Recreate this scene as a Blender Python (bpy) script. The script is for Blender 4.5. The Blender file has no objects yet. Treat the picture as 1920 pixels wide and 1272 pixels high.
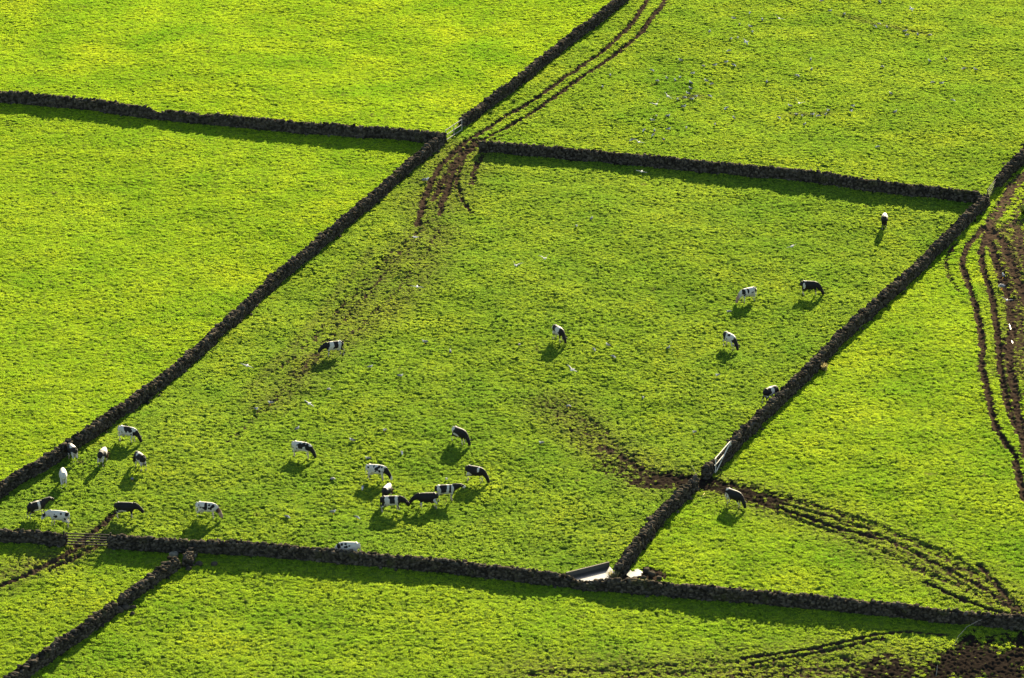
import bpy, math, random
import numpy as np

random.seed(7)
rng = np.random.default_rng(11)
R = math.radians
S = bpy.context.scene
COL = S.collection

# ------------------------------------------------------------------ camera
PITCH, DIST, FPX = R(20.0), 425.0, 8500.0
CAM = np.array([0.0, -DIST * math.cos(PITCH), DIST * math.sin(PITCH)])
cd = bpy.data.cameras.new("camera")
cd.sensor_width = 36.0
cd.lens = FPX / 1920.0 * 36.0
cd.clip_start, cd.clip_end = 1.0, 9000.0
cam = bpy.data.objects.new("camera", cd)
cam.location = CAM
cam.rotation_euler = (R(90) - PITCH, 0, 0)
COL.objects.link(cam)
S.camera = cam

# ------------------------------------------------------------------ light
SUN_AZ, SUN_EL = R(13.5), R(16.3)        # azimuth from +Y (away from the camera) towards +X
w = bpy.data.worlds.new("World")
S.world = w
w.use_nodes = True
wn = w.node_tree.nodes
sky = wn.new("ShaderNodeTexSky")
sky.sky_type = 'NISHITA'
sky.sun_disc = False
sky.sun_elevation, sky.sun_rotation = SUN_EL, SUN_AZ
sky.air_density, sky.dust_density = 1.0, 0.8
bg = wn["Background"]
w.node_tree.links.new(sky.outputs[0], bg.inputs[0])
bg.inputs[1].default_value = 0.05
sd = bpy.data.lights.new("sun", 'SUN')
sd.energy, sd.angle, sd.color = 5.0, R(0.5), (1.0, 0.87, 0.60)
sun = bpy.data.objects.new("sun", sd)
sun.rotation_euler = (R(90) - SUN_EL, 0, math.pi - SUN_AZ)
sun.location = (60, 250, 120)
COL.objects.link(sun)
S.view_settings.view_transform = 'Standard'
S.view_settings.look = 'None'
S.view_settings.exposure = 3.15
S.view_settings.gamma = 1.0

# ------------------------------------------------------------------ helpers
def low(x, y):
    """broad, gentle swell of the meadows"""
    return (0.22 * np.sin(x / 13.0 + 1.0) * np.sin(y / 17.0 + 0.4)
            + 0.14 * np.sin(x / 7.9 - y / 12.0 + 2.0)
            + 0.08 * np.sin(x / 5.1 + y / 6.3))

def g(px, py):
    """photo pixel (1920 wide) -> point on the meadow (x, y)"""
    dx, dy = (px - 960.0) / FPX, -(py - 636.0) / FPX
    d = np.array([dx, math.cos(PITCH) + dy * math.sin(PITCH), -math.sin(PITCH) + dy * math.cos(PITCH)])
    z = 0.0
    for _ in range(6):
        t = (z - CAM[2]) / d[2]
        p = CAM + d * t
        z = float(low(p[0], p[1]))
    return np.array([p[0], p[1]])

def gz(px, py):
    p = g(px, py)
    return (p[0], p[1], float(low(p[0], p[1])))

def hash2(ix, iy, seed):
    h = (ix * 374761393 + iy * 668265263 + seed * 974634533) & 0xFFFFFFFF
    h = ((h ^ (h >> 13)) * 1274126177) & 0xFFFFFFFF
    h = ((h ^ (h >> 16)) * 2246822519) & 0xFFFFFFFF
    return ((h ^ (h >> 15)) & 0xFFFFFF).astype(np.float64) / 16777215.0

def noise(x, y, seed=0):
    x0, y0 = np.floor(x), np.floor(y)
    fx, fy = x - x0, y - y0
    ix, iy = x0.astype(np.int64) + 100000, y0.astype(np.int64) + 100000
    u, v = fx * fx * fx * (fx * (6 * fx - 15) + 10), fy * fy * fy * (fy * (6 * fy - 15) + 10)
    def gr(i, j, ax, ay):
        a = hash2(i, j, seed) * 2 * math.pi
        return np.cos(a) * ax + np.sin(a) * ay
    n = ((gr(ix, iy, fx, fy) * (1 - u) + gr(ix + 1, iy, fx - 1, fy) * u) * (1 - v)
         + (gr(ix, iy + 1, fx, fy - 1) * (1 - u) + gr(ix + 1, iy + 1, fx - 1, fy - 1) * u) * v)
    return n * 1.5

def in_poly(x, y, poly):
    c = np.zeros(x.shape, bool)
    n = len(poly)
    for i in range(n):
        x1, y1 = poly[i]
        x2, y2 = poly[(i + 1) % n]
        if y1 == y2:
            continue
        c ^= ((y1 > y) != (y2 > y)) & (x < (x2 - x1) * (y - y1) / (y2 - y1) + x1)
    return c

def lmat(name):
    m = bpy.data.materials.new(name)
    m.use_nodes = True
    nt = m.node_tree
    nt.nodes.clear()
    out = nt.nodes.new("ShaderNodeOutputMaterial")
    def N(t, **kw):
        n = nt.nodes.new(t)
        for k, v in kw.items():
            setattr(n, k, v)
        return n
    return m, nt, out, N

def sset(n, **kw):
    for k, v in kw.items():
        n.inputs[k.replace('_', ' ')].default_value = v

def ramp(N, stops):
    r = N("ShaderNodeValToRGB")
    e = r.color_ramp.elements
    while len(e) < len(stops):
        e.new(0.5)
    for el, (p, c) in zip(e, stops):
        el.position = p
        el.color = (*c, 1)
    return r

def mixc(N, nt, fac, a, b, blend='MIX'):
    m = N("ShaderNodeMix", data_type='RGBA', blend_type=blend)
    for sock, v in ((m.inputs[0], fac), (m.inputs[6], a), (m.inputs[7], b)):
        if isinstance(v, (int, float)):
            sock.default_value = v
        elif isinstance(v, tuple):
            sock.default_value = (*v, 1)
        else:
            nt.links.new(v, sock)
    return m.outputs[2]

def mk(name, V, F, mat, parent=None, smooth=False, attrs=None):
    """numpy verts / faces (n,k) -> linked mesh object"""
    V = np.asarray(V, np.float32)
    me = bpy.data.meshes.new(name)
    if isinstance(F, np.ndarray):
        k = F.shape[1]
        me.vertices.add(len(V)); me.vertices.foreach_set('co', V.ravel())
        me.loops.add(F.size); me.loops.foreach_set('vertex_index', F.astype(np.int32).ravel())
        me.polygons.add(len(F))
        me.polygons.foreach_set('loop_start', np.arange(0, F.size, k, dtype=np.int32))
        me.polygons.foreach_set('loop_total', np.full(len(F), k, np.int32))
        me.update(calc_edges=True)
    else:
        me.from_pydata([tuple(v) for v in V], [], F)
        me.update()
    if smooth:
        me.polygons.foreach_set('use_smooth', np.ones(len(me.polygons), bool))
    for an, av in (attrs or {}).items():
        a = me.attributes.new(an, 'FLOAT', 'POINT')
        a.data.foreach_set('value', np.asarray(av, np.float32))
    if mat:
        me.materials.append(mat)
    o = bpy.data.objects.new(name, me)
    COL.objects.link(o)
    if parent:
        o.parent = parent
    return o

def tag(o, label, cat, group=None):
    o['label'] = label
    o['category'] = cat
    if group:
        o['group'] = group
    return o

def empty(name, loc, label, cat, group=None):
    o = bpy.data.objects.new(name, None)
    o.empty_display_size = 0.3
    o.location = loc
    COL.objects.link(o)
    return tag(o, label, cat, group)

def tube(pts, rad, seg=10, flat=None):
    """closed swept tube; rad: r or (rw, rh) per point. -> verts, faces"""
    pts = [np.array(p, float) for p in pts]
    V, F = [], []
    n = len(pts)
    for i, p in enumerate(pts):
        t = pts[min(i + 1, n - 1)] - pts[max(i - 1, 0)]
        t /= np.linalg.norm(t) + 1e-9
        side = np.cross(t, (0, 0, 1.0))
        if np.linalg.norm(side) < 0.15:
            side = np.cross(t, (1.0, 0, 0)) if flat is None else np.array(flat, float)
        side /= np.linalg.norm(side)
        up = np.cross(side, t)
        rw, rh = rad[i] if isinstance(rad[i], (tuple, list)) else (rad[i], rad[i])
        for k in range(seg):
            a = 2 * math.pi * k / seg
            V.append(p + side * math.cos(a) * rw + up * math.sin(a) * rh)
    for i in range(n - 1):
        for k in range(seg):
            F.append((i * seg + k, i * seg + (k + 1) % seg, (i + 1) * seg + (k + 1) % seg, (i + 1) * seg + k))
    F.append(tuple(range(seg - 1, -1, -1)))
    F.append(tuple((n - 1) * seg + k for k in range(seg)))
    return V, F

def merge(parts):
    V, F = [], []
    for v, f in parts:
        b = len(V)
        V += list(v)
        F += [tuple(i + b for i in q) for q in f]
    return V, F

def bar(a, b, wx, wz):
    """rectangular, slightly chamfered bar between two points"""
    a, b = np.array(a, float), np.array(b, float)
    t = (b - a) / np.linalg.norm(b - a)
    s = np.cross(t, (0, 0, 1.0))
    if np.linalg.norm(s) < 1e-3:
        s = np.array((1.0, 0, 0))
    s /= np.linalg.norm(s)
    u = np.cross(s, t)
    c = 0.25
    prof = [(1, 1 - c), (1 - c, 1), (-1 + c, 1), (-1, 1 - c), (-1, -1 + c), (-1 + c, -1), (1 - c, -1), (1, -1 + c)]
    V = [p + s * x * wx / 2 + u * y * wz / 2 for p in (a, b) for x, y in prof]
    F = [(k, (k + 1) % 8, 8 + (k + 1) % 8, 8 + k) for k in range(8)] + [tuple(range(7, -1, -1)), tuple(range(8, 16))]
    return V, F

def ico(sub):
    t = (1 + 5 ** .5) / 2
    v = [(-1, t, 0), (1, t, 0), (-1, -t, 0), (1, -t, 0), (0, -1, t), (0, 1, t), (0, -1, -t), (0, 1, -t), (t, 0, -1), (t, 0, 1), (-t, 0, -1), (-t, 0, 1)]
    f = [(0, 11, 5), (0, 5, 1), (0, 1, 7), (0, 7, 10), (0, 10, 11), (1, 5, 9), (5, 11, 4), (11, 10, 2), (10, 7, 6), (7, 1, 8), (3, 9, 4), (3, 4, 2), (3, 2, 6), (3, 6, 8), (3, 8, 9), (4, 9, 5), (2, 4, 11), (6, 2, 10), (8, 6, 7), (9, 8, 1)]
    v = [np.array(p) / np.linalg.norm(p) for p in v]
    for _ in range(sub):
        c, nf = {}, []
        def mid(a, b):
            k = (min(a, b), max(a, b))
            if k not in c:
                m = v[a] + v[b]
                v.append(m / np.linalg.norm(m))
                c[k] = len(v) - 1
            return c[k]
        for a, b, d in f:
            ab, bd, da = mid(a, b), mid(b, d), mid(d, a)
            nf += [(a, ab, da), (b, bd, ab), (d, da, bd), (ab, bd, da)]
        f = nf
    return np.array(v), np.array(f)

ICO_V, ICO_F = ico(1)

# ------------------------------------------------------------------ layout read off the photograph (pixels)
# muddy ruts: (pixel polyline, width in metres, strength, depth)
RUTS = [
    ([(1225, -15), (1212, 5), (1190, 40), (1172, 58), (1140, 90), (1100, 118), (1040, 160), (1000, 190), (960, 212), (920, 237), (880, 262), (850, 288), (825, 312), (808, 345), (795, 372), (790, 400), (782, 425)], .55, 1., .14),
    ([(1255, -15), (1240, 15), (1222, 35), (1205, 60), (1165, 95), (1120, 127), (1060, 167), (1020, 197), (975, 227), (930, 250), (895, 272), (870, 292), (850, 322), (842, 350), (828, 382), (824, 405)], .55, 1., .14),
    ([(900, 262), (868, 285), (842, 322), (826, 348), (812, 378)], .7, .85, .1),
    ([(870, 300), (858, 330), (857, 352), (868, 377), (886, 402)], .4, .75, .1),
    ([(905, 292), (893, 310), (888, 330), (886, 348)], .6, .8, .1),
    ([(985, 235), (945, 255), (915, 268)], .5, .6, .06),
    ([(1130, 838), (1165, 858), (1200, 880), (1240, 893), (1300, 905), (1345, 914), (1400, 926), (1445, 944)], 1.3, .72, .08),
    ([(1205, 905), (1250, 908), (1300, 912)], 3.2, .8, .08),
    ([(1240, 895), (1280, 900), (1320, 907)], 2.6, .92, .08),
    ([(1325, 905), (1370, 918), (1440, 940)], 3.0, .85, .08),
    ([(1400, 933), (1450, 951), (1500, 967), (1560, 988), (1610, 1000), (1650, 1012)], .55, .95, .13),
    ([(1440, 935), (1500, 955), (1570, 975), (1640, 995)], .5, .6, .1),
    ([(1640, 1002), (1700, 1030), (1770, 1065), (1830, 1095), (1880, 1130), (1925, 1165)], .6, .7, .1),
    ([(1735, 1092), (1780, 1116), (1830, 1137), (1880, 1150), (1930, 1160)], .55, .85, .12),
    ([(1835, 1060), (1868, 1095), (1895, 1130), (1925, 1160)], .5, .8, .12),
    ([(1845, 425), (1815, 460), (1803, 495), (1815, 530), (1828, 570), (1838, 620), (1844, 655), (1840, 690), (1848, 720), (1858, 770), (1870, 808), (1885, 833), (1903, 855), (1912, 900), (1922, 940)], .55, 1., .16),
    ([(1790, 458), (1772, 490), (1780, 520), (1797, 548)], .4, .7, .1),
    ([(1852, 432), (1840, 470), (1842, 500), (1855, 540), (1865, 590), (1872, 640), (1876, 690), (1885, 740), (1896, 782), (1912, 815), (1925, 850)], .55, 1., .16),
    ([(1850, 428), (1858, 460), (1870, 500), (1880, 530), (1893, 570), (1898, 620), (1890, 655), (1896, 700), (1905, 760), (1918, 820), (1925, 860)], .75, 1., .16),
    ([(1855, 428), (1880, 455), (1895, 490), (1910, 530), (1925, 570)], .8, 1., .15),
    ([(1905, 420), (1915, 470), (1925, 500)], 1.2, .8, .1),
    ([(1870, 420), (1895, 455), (1915, 520), (1925, 600)], 1.5, .46, .06), ([(1900, 560), (1912, 640), (1918, 720), (1928, 800)], 1.8, .5, .06),
    ([(1925, 340), (1895, 390), (1875, 425)], 2.0, .5, .05),
    ([(1930, 322), (1902, 345), (1882, 380), (1866, 405), (1852, 430)], 1.3, .85, .08),
    ([(1935, 362), (1908, 395), (1893, 425), (1870, 440)], .9, .7, .08),
    ([(1905, 560), (1908, 620), (1905, 670)], 1.4, .6, .1),
    ([(1895, 640), (1920, 650)], 2.0, .75, .1),
    ([(1390, 1236), (1500, 1222), (1580, 1206), (1640, 1191), (1700, 1186), (1775, 1192)], .4, .95, .13),
    ([(1410, 1246), (1520, 1227), (1600, 1211), (1655, 1197)], .4, .8, .12),
    ([(1850, 1255), (1890, 1238), (1930, 1222)], .7, 1., .1),
    ([(217, 962), (192, 985), (165, 1006), (150, 1020), (115, 1046), (60, 1076), (-10, 1104)], .6, .9, .1),
    ([(198, 1012), (170, 1030), (130, 1052), (90, 1072)], .6, .75, .1),
    ([(1160, 1085), (1200, 1078), (1230, 1080)], 1.6, .95, .05),
    ([(1150, 880), (1200, 892), (1300, 906)], 4.2, .6, .06), ([(1100, 830), (1170, 872), (1230, 895)], 3.6, .5, .06),
    ([(1050, 775), (1090, 805), (1130, 836), (1165, 858)], 3.0, .46, .06), ([(1075, 770), (1120, 800), (1165, 845)], .8, .5, .06),
    ([(1340, 905), (1400, 915), (1450, 928), (1520, 948), (1600, 975)], 1.1, .62, .08),
    ([(1420, 925), (1500, 945), (1590, 968), (1680, 1000), (1760, 1042), (1840, 1088), (1900, 1135)], .9, .55, .09),
    ([(1460, 962), (1540, 990), (1620, 1020), (1690, 1052), (1760, 1090)], .7, .5, .08),
    ([(1560, 962), (1640, 985), (1720, 1015), (1800, 1058), (1870, 1108), (1925, 1150)], .8, .52, .09),
    ([(1700, 1060), (1770, 1088), (1850, 1125), (1920, 1150)], .8, .55, .09),
    ([(1760, 1030), (1830, 1072), (1890, 1120), (1925, 1150)], .7, .55, .09),
    ([(1690, 1020), (1740, 1050), (1790, 1086), (1850, 1122)], .6, .5, .08),
    ([(800, 420), (770, 450), (700, 540), (640, 610), (590, 668)], .6, .53, .06), ([(778, 440), (720, 500), (650, 575), (590, 640)], .6, .49, .05),
    ([(830, 420), (800, 470), (740, 550), (690, 600), (640, 650)], .8, .51, .05), ([(560, 700), (500, 765), (430, 830)], .7, .5, .04),
    ([(740, 470), (680, 530), (600, 620), (520, 700)], .7, .52, .04), ([(590, 668), (572, 690), (555, 712)], 1.3, .52, .03),
    ([(1000, 1266), (1120, 1258), (1250, 1252), (1390, 1240)], 1.0, .52, .07), ([(1150, 1270), (1300, 1262), (1480, 1250), (1600, 1238)], 1.2, .55, .07),
    ([(1380, 1270), (1500, 1262), (1640, 1248)], 1.6, .6, .06), ([(1880, 470), (1905, 560), (1912, 640)], 1.3, .7, .06),
    ([(1860, 420), (1890, 420), (1925, 415)], 1.6, .65, .04),
    ([(1215, 1068), (1238, 1078)], 1.0, .9, .05),
]
# faint wear: trampled bands where the grass is thin and brown shows through
WEAR = [
    ([(815, 400), (790, 440), (740, 500), (690, 560), (640, 610)], 3.2, .45),
    ([(830, 430), (790, 520), (730, 580), (640, 640), (570, 700), (510, 760)], 3.5, .42),
    ([(700, 470), (640, 540), (560, 640), (470, 730)], 1.0, .38),
    ([(760, 470), (690, 570), (620, 650), (560, 700)], 1.0, .4),
    ([(1040, 760), (1090, 800), (1140, 845), (1200, 880)], 4.0, .5),
    ([(1230, 900), (1330, 910), (1480, 955)], 5.0, .5),
    ([(1460, 945), (1560, 980), (1680, 1030), (1800, 1085), (1900, 1140)], 5.0, .5),
    ([(1000, 1262), (1200, 1255), (1400, 1245), (1600, 1225)], 5.0, .43),
    ([(1350, 1268), (1550, 1262), (1700, 1240)], 5.0, .5),
    ([(590, 668), (560, 705)], 2.2, .6),
    ([(870, 280), (840, 330), (810, 390)], 5., .5),
    ([(-10, 1090), (60, 1060), (130, 1040), (190, 1008)], 3.5, .5),
    ([(1880, 440), (1905, 480), (1915, 620), (1910, 700)], 3.5, .62),
    ([(1280, 185), (1310, 182)], 1.5, .5), ([(1480, 216), (1550, 214)], 1.2, .45), ([(1580, 30), (1640, 45), (1740, 66)], 1.0, .45),
]
MUD_POLY = [(1540, 1290), (1640, 1250), (1740, 1240), (1800, 1210), (1805, 1182), (1880, 1180), (1960, 1180), (1960, 1300)]

def seg_dist(x, y, a, b):
    ab = b - a
    t = np.clip(((x - a[0]) * ab[0] + (y - a[1]) * ab[1]) / (ab @ ab), 0, 1)
    return np.hypot(x - a[0] - t * ab[0], y - a[1] - t * ab[1])

def resample(pts, step):
    pts = np.array(pts, float)
    L = np.r_[0, np.cumsum(np.hypot(*np.diff(pts, axis=0).T))]
    s = np.linspace(0, L[-1], max(2, int(L[-1] / step) + 1))
    return np.c_[np.interp(s, L, pts[:, 0]), np.interp(s, L, pts[:, 1])], s

RUT_G = [([g(*p) for p in pl], wd, st, dp) for pl, wd, st, dp in RUTS]
WEAR_G = [([g(*p) for p in pl], wd, st) for pl, wd, st in WEAR]
MUD_G = [g(*p) for p in MUD_POLY]
# fields, as pixel polygons -> (lushness tone)
FIELDS = [
    ([(-400, -400), (1400, -200), (1180, -5), (1010, 118), (870, 230), (825, 268), (560, 249), (300, 224), (0, 191), (-400, 170)], .92),
    ([(-400, 170), (0, 191), (300, 224), (560, 249), (825, 270), (600, 460), (330, 700), (0, 930), (-400, 1200)], .82),
    ([(1400, -200), (1180, -5), (1010, 118), (870, 230), (860, 262), (893, 285), (1250, 316), (1520, 342), (1850, 380), (1960, 260), (2300, -100)], .45),
    ([(2300, -100), (1960, 260), (1850, 380), (1655, 563), (1457, 753), (1310, 905), (1155, 1090), (1550, 1142), (1940, 1178), (2500, 1200)], .72),
    ([(-400, 1020), (0, 1015), (335, 1034), (640, 1055), (930, 1084), (1150, 1106), (1550, 1142), (1940, 1178), (2500, 1220), (2500, 1500), (-400, 1500)], .66),
]
FIELDS_G = [([g(*p) for p in pl], t) for pl, t in FIELDS]

def masks(x, y):
    mud = np.zeros_like(x); dep = np.zeros_like(x); wear = np.zeros_like(x)
    wob = 0.22 * noise(x / .9, y / .9, 5) + .12 * noise(x / .35, y / .35, 6)
    def near(a, b, m):
        return np.nonzero((x > min(a[0], b[0]) - m) & (x < max(a[0], b[0]) + m) & (y > min(a[1], b[1]) - m) & (y < max(a[1], b[1]) + m))[0]
    for pl, wd, st, dp in RUT_G:
        for a, b in zip(pl[:-1], pl[1:]):
            i = near(a, b, wd * 1.5 + 1)
            if len(i) == 0:
                continue
            d = seg_dist(x[i], y[i], a, b) + wob[i] * min(1, wd * 1.3)
            m = np.clip((wd * .74 + .16 - d) / (wd * .42 + .09), 0, 1) * st
            mud[i] = np.maximum(mud[i], m)
            dd = dp * np.exp(-(d / (wd * .5)) ** 2) - .45 * dp * np.exp(-((d - wd * .95) / (wd * .3)) ** 2)
            dep[i] = np.where(np.abs(dd) > np.abs(dep[i]), dd, dep[i])
    p = in_poly(x + wob * 5, y + wob * 12 + 2.5 * noise(x / 3, y / 5, 91), MUD_G)
    mud = np.maximum(mud, p * np.clip(.86 + .45 * noise(x / 2.2, y / 4.5, 92), .45, .98))
    for pl, wd, st in WEAR_G:
        for a, b in zip(pl[:-1], pl[1:]):
            i = near(a, b, wd + .6)
            d = seg_dist(x[i], y[i], a, b)
            wear[i] = np.maximum(wear[i], st * np.clip(1.15 - d / wd, 0, 1))
    # break the edges of the mud up into clods and surviving tussocks
    cl = noise(x / .55, y / .8, 21) * .5 + .5 * noise(x / .28, y / .4, 22)
    wear_sp = np.clip((wear - .42 + cl * .55) * 2.6, 0, 1)
    tu = tussock(x, y)
    mud2 = np.clip((mud * 1.62 + .95 * cl * (mud > .02) - tu) * 3.0, 0, 1) * (mud > .02)
    wsp = np.clip((wear * 1.62 + .6 * cl - .05 - tu * .95) * 2.8, 0, 1) * (wear > .06)
    mud2 = np.maximum(mud2, wsp * .85)
    wet = np.clip(p * 1. + .0, 0, 1)
    gwx, gwy = g(1330, 910)
    wet = np.maximum(wet, np.exp(-(((x - gwx) / 16) ** 2 + ((y - gwy) / 26) ** 2)))
    uu, vv = g(1890, 380)
    wet = np.maximum(wet, .6) * (1 - np.exp(-(((x - uu) / 9) ** 2 + ((y - vv) / 16) ** 2)))
    tone = np.full_like(x, .34)
    for pl, t in FIELDS_G:
        tone[in_poly(x, y, pl)] = t
    # small bare / dry patches
    dry = np.clip((noise(x / 1.6, y / 2.4, 31) + .35 * noise(x / .5, y / .5, 32) - .78) * 4, 0, 1)
    return mud2, dep, np.maximum(wear, dry * .6), tone, wet

def worley(x, y, seed):
    """distance to the nearest and second nearest jittered cell point"""
    ix, iy = np.floor(x).astype(np.int64), np.floor(y).astype(np.int64)
    f1 = np.full(x.shape, 9.0); f2 = np.full(x.shape, 9.0)
    for di in (-1, 0, 1):
        for dj in (-1, 0, 1):
            cx_, cy_ = ix + di, iy + dj
            hx, hy = hash2(cx_ + 100000, cy_ + 100000, seed), hash2(cx_ + 100000, cy_ + 100000, seed + 1)
            d = (cx_ + hx - x) ** 2 + (cy_ + hy - y) ** 2
            f2 = np.minimum(f2, np.maximum(f1, d))
            f1 = np.minimum(f1, d)
    return np.sqrt(f1), np.sqrt(f2)

def tussock(x, y):
    """0 in the creases between tussocks, about 1 on their tops"""
    wx, wy = .14 * noise(x / .5, y / .5, 71), .14 * noise(x / .5, y / .5, 72)
    f1, f2 = worley((x + wx) / .33, (y + wy) / .36, 81)
    t = np.clip((f2 - f1) * 2.4, 0, 1)
    keep = np.clip(.55 + .9 * noise(x / 1.1, y / 1.3, 1) + .5 * noise(x / 5, y / 6, 73), 0, 1)      # some creases have grown over
    return np.clip(np.sqrt(t) * (.45 + .55 * keep) + (1 - keep) * .45, 0, 1)

def bumps(x, y, tone, mud, wear):
    tr = np.clip((.8 - tone) / .46, 0, 1)                # trampled meadows have deeper hoof holes
    t = tussock(x, y)
    fine_ = noise(x / .22, y / .26, 3)
    patch = np.clip(.75 + .6 * noise(x / 3.5, y / 4.5, 8), .35, 1.3)
    lump = (.150 + .095 * tr) * patch * t + .022 * fine_ + .05 * noise(x / .7, y / .8, 74)
    hole = np.clip(noise(x / .42, y / .44, 9) - .28, 0, 1) * (.40 + .26 * tr)
    big = .05 * noise(x / 2.6, y / 3.0, 4)
    return (lump - hole) * (1 - .45 * mud) + big - .07 + .09 * mud * noise(x / .36, y / .44, 12) + .03 * mud * noise(x / .16, y / .2, 13)

YN, YF = -96.0, 140.0
def halfw(y):
    return 50.0 * (y - CAM[1]) / 399.4 + 9.0

# ------------------------------------------------------------------ ground sheet
NU, NV = 1400, 1400
uf = np.linspace(-1, 1, NU)
out = 1 + np.geomspace(.02, 14, 26)
us = np.r_[-out[::-1], uf, out]
d0, d1 = YN - CAM[1], YF - CAM[1]
yf = CAM[1] + np.geomspace(d0, d1, NV)
yo_near = YN - np.geomspace(.4, 700, 24)
yo_far = YF + np.geomspace(.4, 4500, 30)
ys = np.r_[yo_near[::-1], yf, yo_far]
YY, UU = np.meshgrid(ys, us, indexing='ij')
XX = UU * np.maximum(halfw(YY), 20)
fine = ((np.abs(UU) <= 1.0) & (YY >= YN) & (YY <= YF)).astype(float).ravel()
X, Y = XX.ravel(), YY.ravel()
mud, dep, wear, tone, wet = masks(X, Y)
Z = low(X, Y) + (bumps(X, Y, tone, mud, wear) - dep) * fine
nr, nc = YY.shape
idx = np.arange(nr * nc).reshape(nr, nc)
Q = np.stack([idx[:-1, :-1], idx[:-1, 1:], idx[1:, 1:], idx[1:, :-1]], -1).reshape(-1, 4)

def ground_mat():
    m, nt, out, N = lmat("meadow_soil_and_sward")
    L = nt.links.new
    geo = N("ShaderNodeNewGeometry")
    am = N("ShaderNodeAttribute", attribute_name="mud")
    at = N("ShaderNodeAttribute", attribute_name="tone")
    aw = N("ShaderNodeAttribute", attribute_name="wear")
    n1 = N("ShaderNodeTexNoise"); sset(n1, Scale=.9, Detail=6.0, Roughness=.7)
    n2 = N("ShaderNodeTexNoise"); sset(n2, Scale=5.0, Detail=4.0, Roughness=.7)
    n3 = N("ShaderNodeTexNoise"); sset(n3, Scale=.12, Detail=3.0)
    for n in (n1, n2, n3):
        L(geo.outputs['Position'], n.inputs['Vector'])
    gr = mixc(N, nt, at.outputs['Fac'], (.040, .068, .012), (.066, .098, .010))
    r1 = ramp(N, [(.35, (.55, .62, .55)), (.62, (1.25, 1.15, 1.0))])
    L(n1.outputs[0], r1.inputs[0])
    gr = mixc(N, nt, 1.0, gr, r1.outputs[0], 'MULTIPLY')
    thatch = mixc(N, nt, n2.outputs[0], (.030, .023, .012), (.06, .045, .02))
    gr = mixc(N, nt, aw.outputs['Fac'], gr, thatch)
    soil = ramp(N, [(.3, (.010, .007, .005)), (.55, (.020, .014, .009)), (.8, (.045, .030, .019))])
    L(n2.outputs[0], soil.inputs[0])
    soil2 = mixc(N, nt, n3.outputs[0], soil.outputs[0], (.030, .020, .013))
    awt = N("ShaderNodeAttribute", attribute_name="wet")
    wetc = mixc(N, nt, n2.outputs[0], (.003, .0027, .0025), (.010, .0082, .007))
    dryc = mixc(N, nt, n2.outputs[0], (.022, .015, .010), (.070, .047, .031))
    soil2 = mixc(N, nt, .8, soil2, mixc(N, nt, awt.outputs['Fac'], dryc, wetc))
    c = mixc(N, nt, am.outputs['Fac'], gr, soil2)
    b = N("ShaderNodeBsdfDiffuse")
    L(c, b.inputs['Color'])
    bp = N("ShaderNodeBump"); sset(bp, Strength=.8, Distance=.05)
    L(n2.outputs[0], bp.inputs['Height'])
    L(bp.outputs[0], b.inputs['Normal'])
    L(b.outputs[0], out.inputs[0])
    return m

GM = ground_mat()
fm = mud[Q].mean(1) > .5
for nm, sel in (("pasture", ~fm), ("muddy_track", fm)):
    q = Q[sel]
    u, inv = np.unique(q, return_inverse=True)
    o = mk(nm, np.c_[X, Y, Z][u], inv.reshape(-1, 4), GM, smooth=True,
           attrs={'mud': mud[u], 'tone': tone[u], 'wear': wear[u], 'wet': wet[u]})
    o['kind'] = 'structure'

# ------------------------------------------------------------------ grass (stuff)
def grass_mat():
    m, nt, out, N = lmat("grass_blades")
    L = nt.links.new
    geo = N("ShaderNodeNewGeometry")
    at = N("ShaderNodeAttribute", attribute_name="tone", attribute_type='INSTANCER')
    ar = N("ShaderNodeAttribute", attribute_name="rnd", attribute_type='INSTANCER')
    ad = N("ShaderNodeAttribute", attribute_name="wear", attribute_type='INSTANCER')
    n1 = N("ShaderNodeTexNoise"); sset(n1, Scale=.09, Detail=5.0, Roughness=.65)
    L(geo.outputs['Position'], n1.inputs['Vector'])
    dull = mixc(N, nt, ar.outputs['Fac'], (.106, .168, .024), (.180, .240, .026))
    lush = mixc(N, nt, ar.outputs['Fac'], (.152, .260, .012), (.258, .345, .015))
    c = mixc(N, nt, at.outputs['Fac'], dull, lush)
    r = ramp(N, [(.35, (.72, .86, .8)), (.66, (1.22, 1.08, 1.0))])
    L(n1.outputs[0], r.inputs[0])
    c = mixc(N, nt, 1.0, c, r.outputs[0], 'MULTIPLY')
    c = mixc(N, nt, ad.outputs['Fac'], c, (.140, .105, .034))
    d = N("ShaderNodeBsdfDiffuse"); t = N("ShaderNodeBsdfTranslucent")
    L(c, d.inputs[0]); L(c, t.inputs[0])
    mx = N("ShaderNodeMixShader"); mx.inputs[0].default_value = .42
    L(d.outputs[0], mx.inputs[1]); L(t.outputs[0], mx.inputs[2])
    L(mx.outputs[0], out.inputs[0])
    return m

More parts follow.
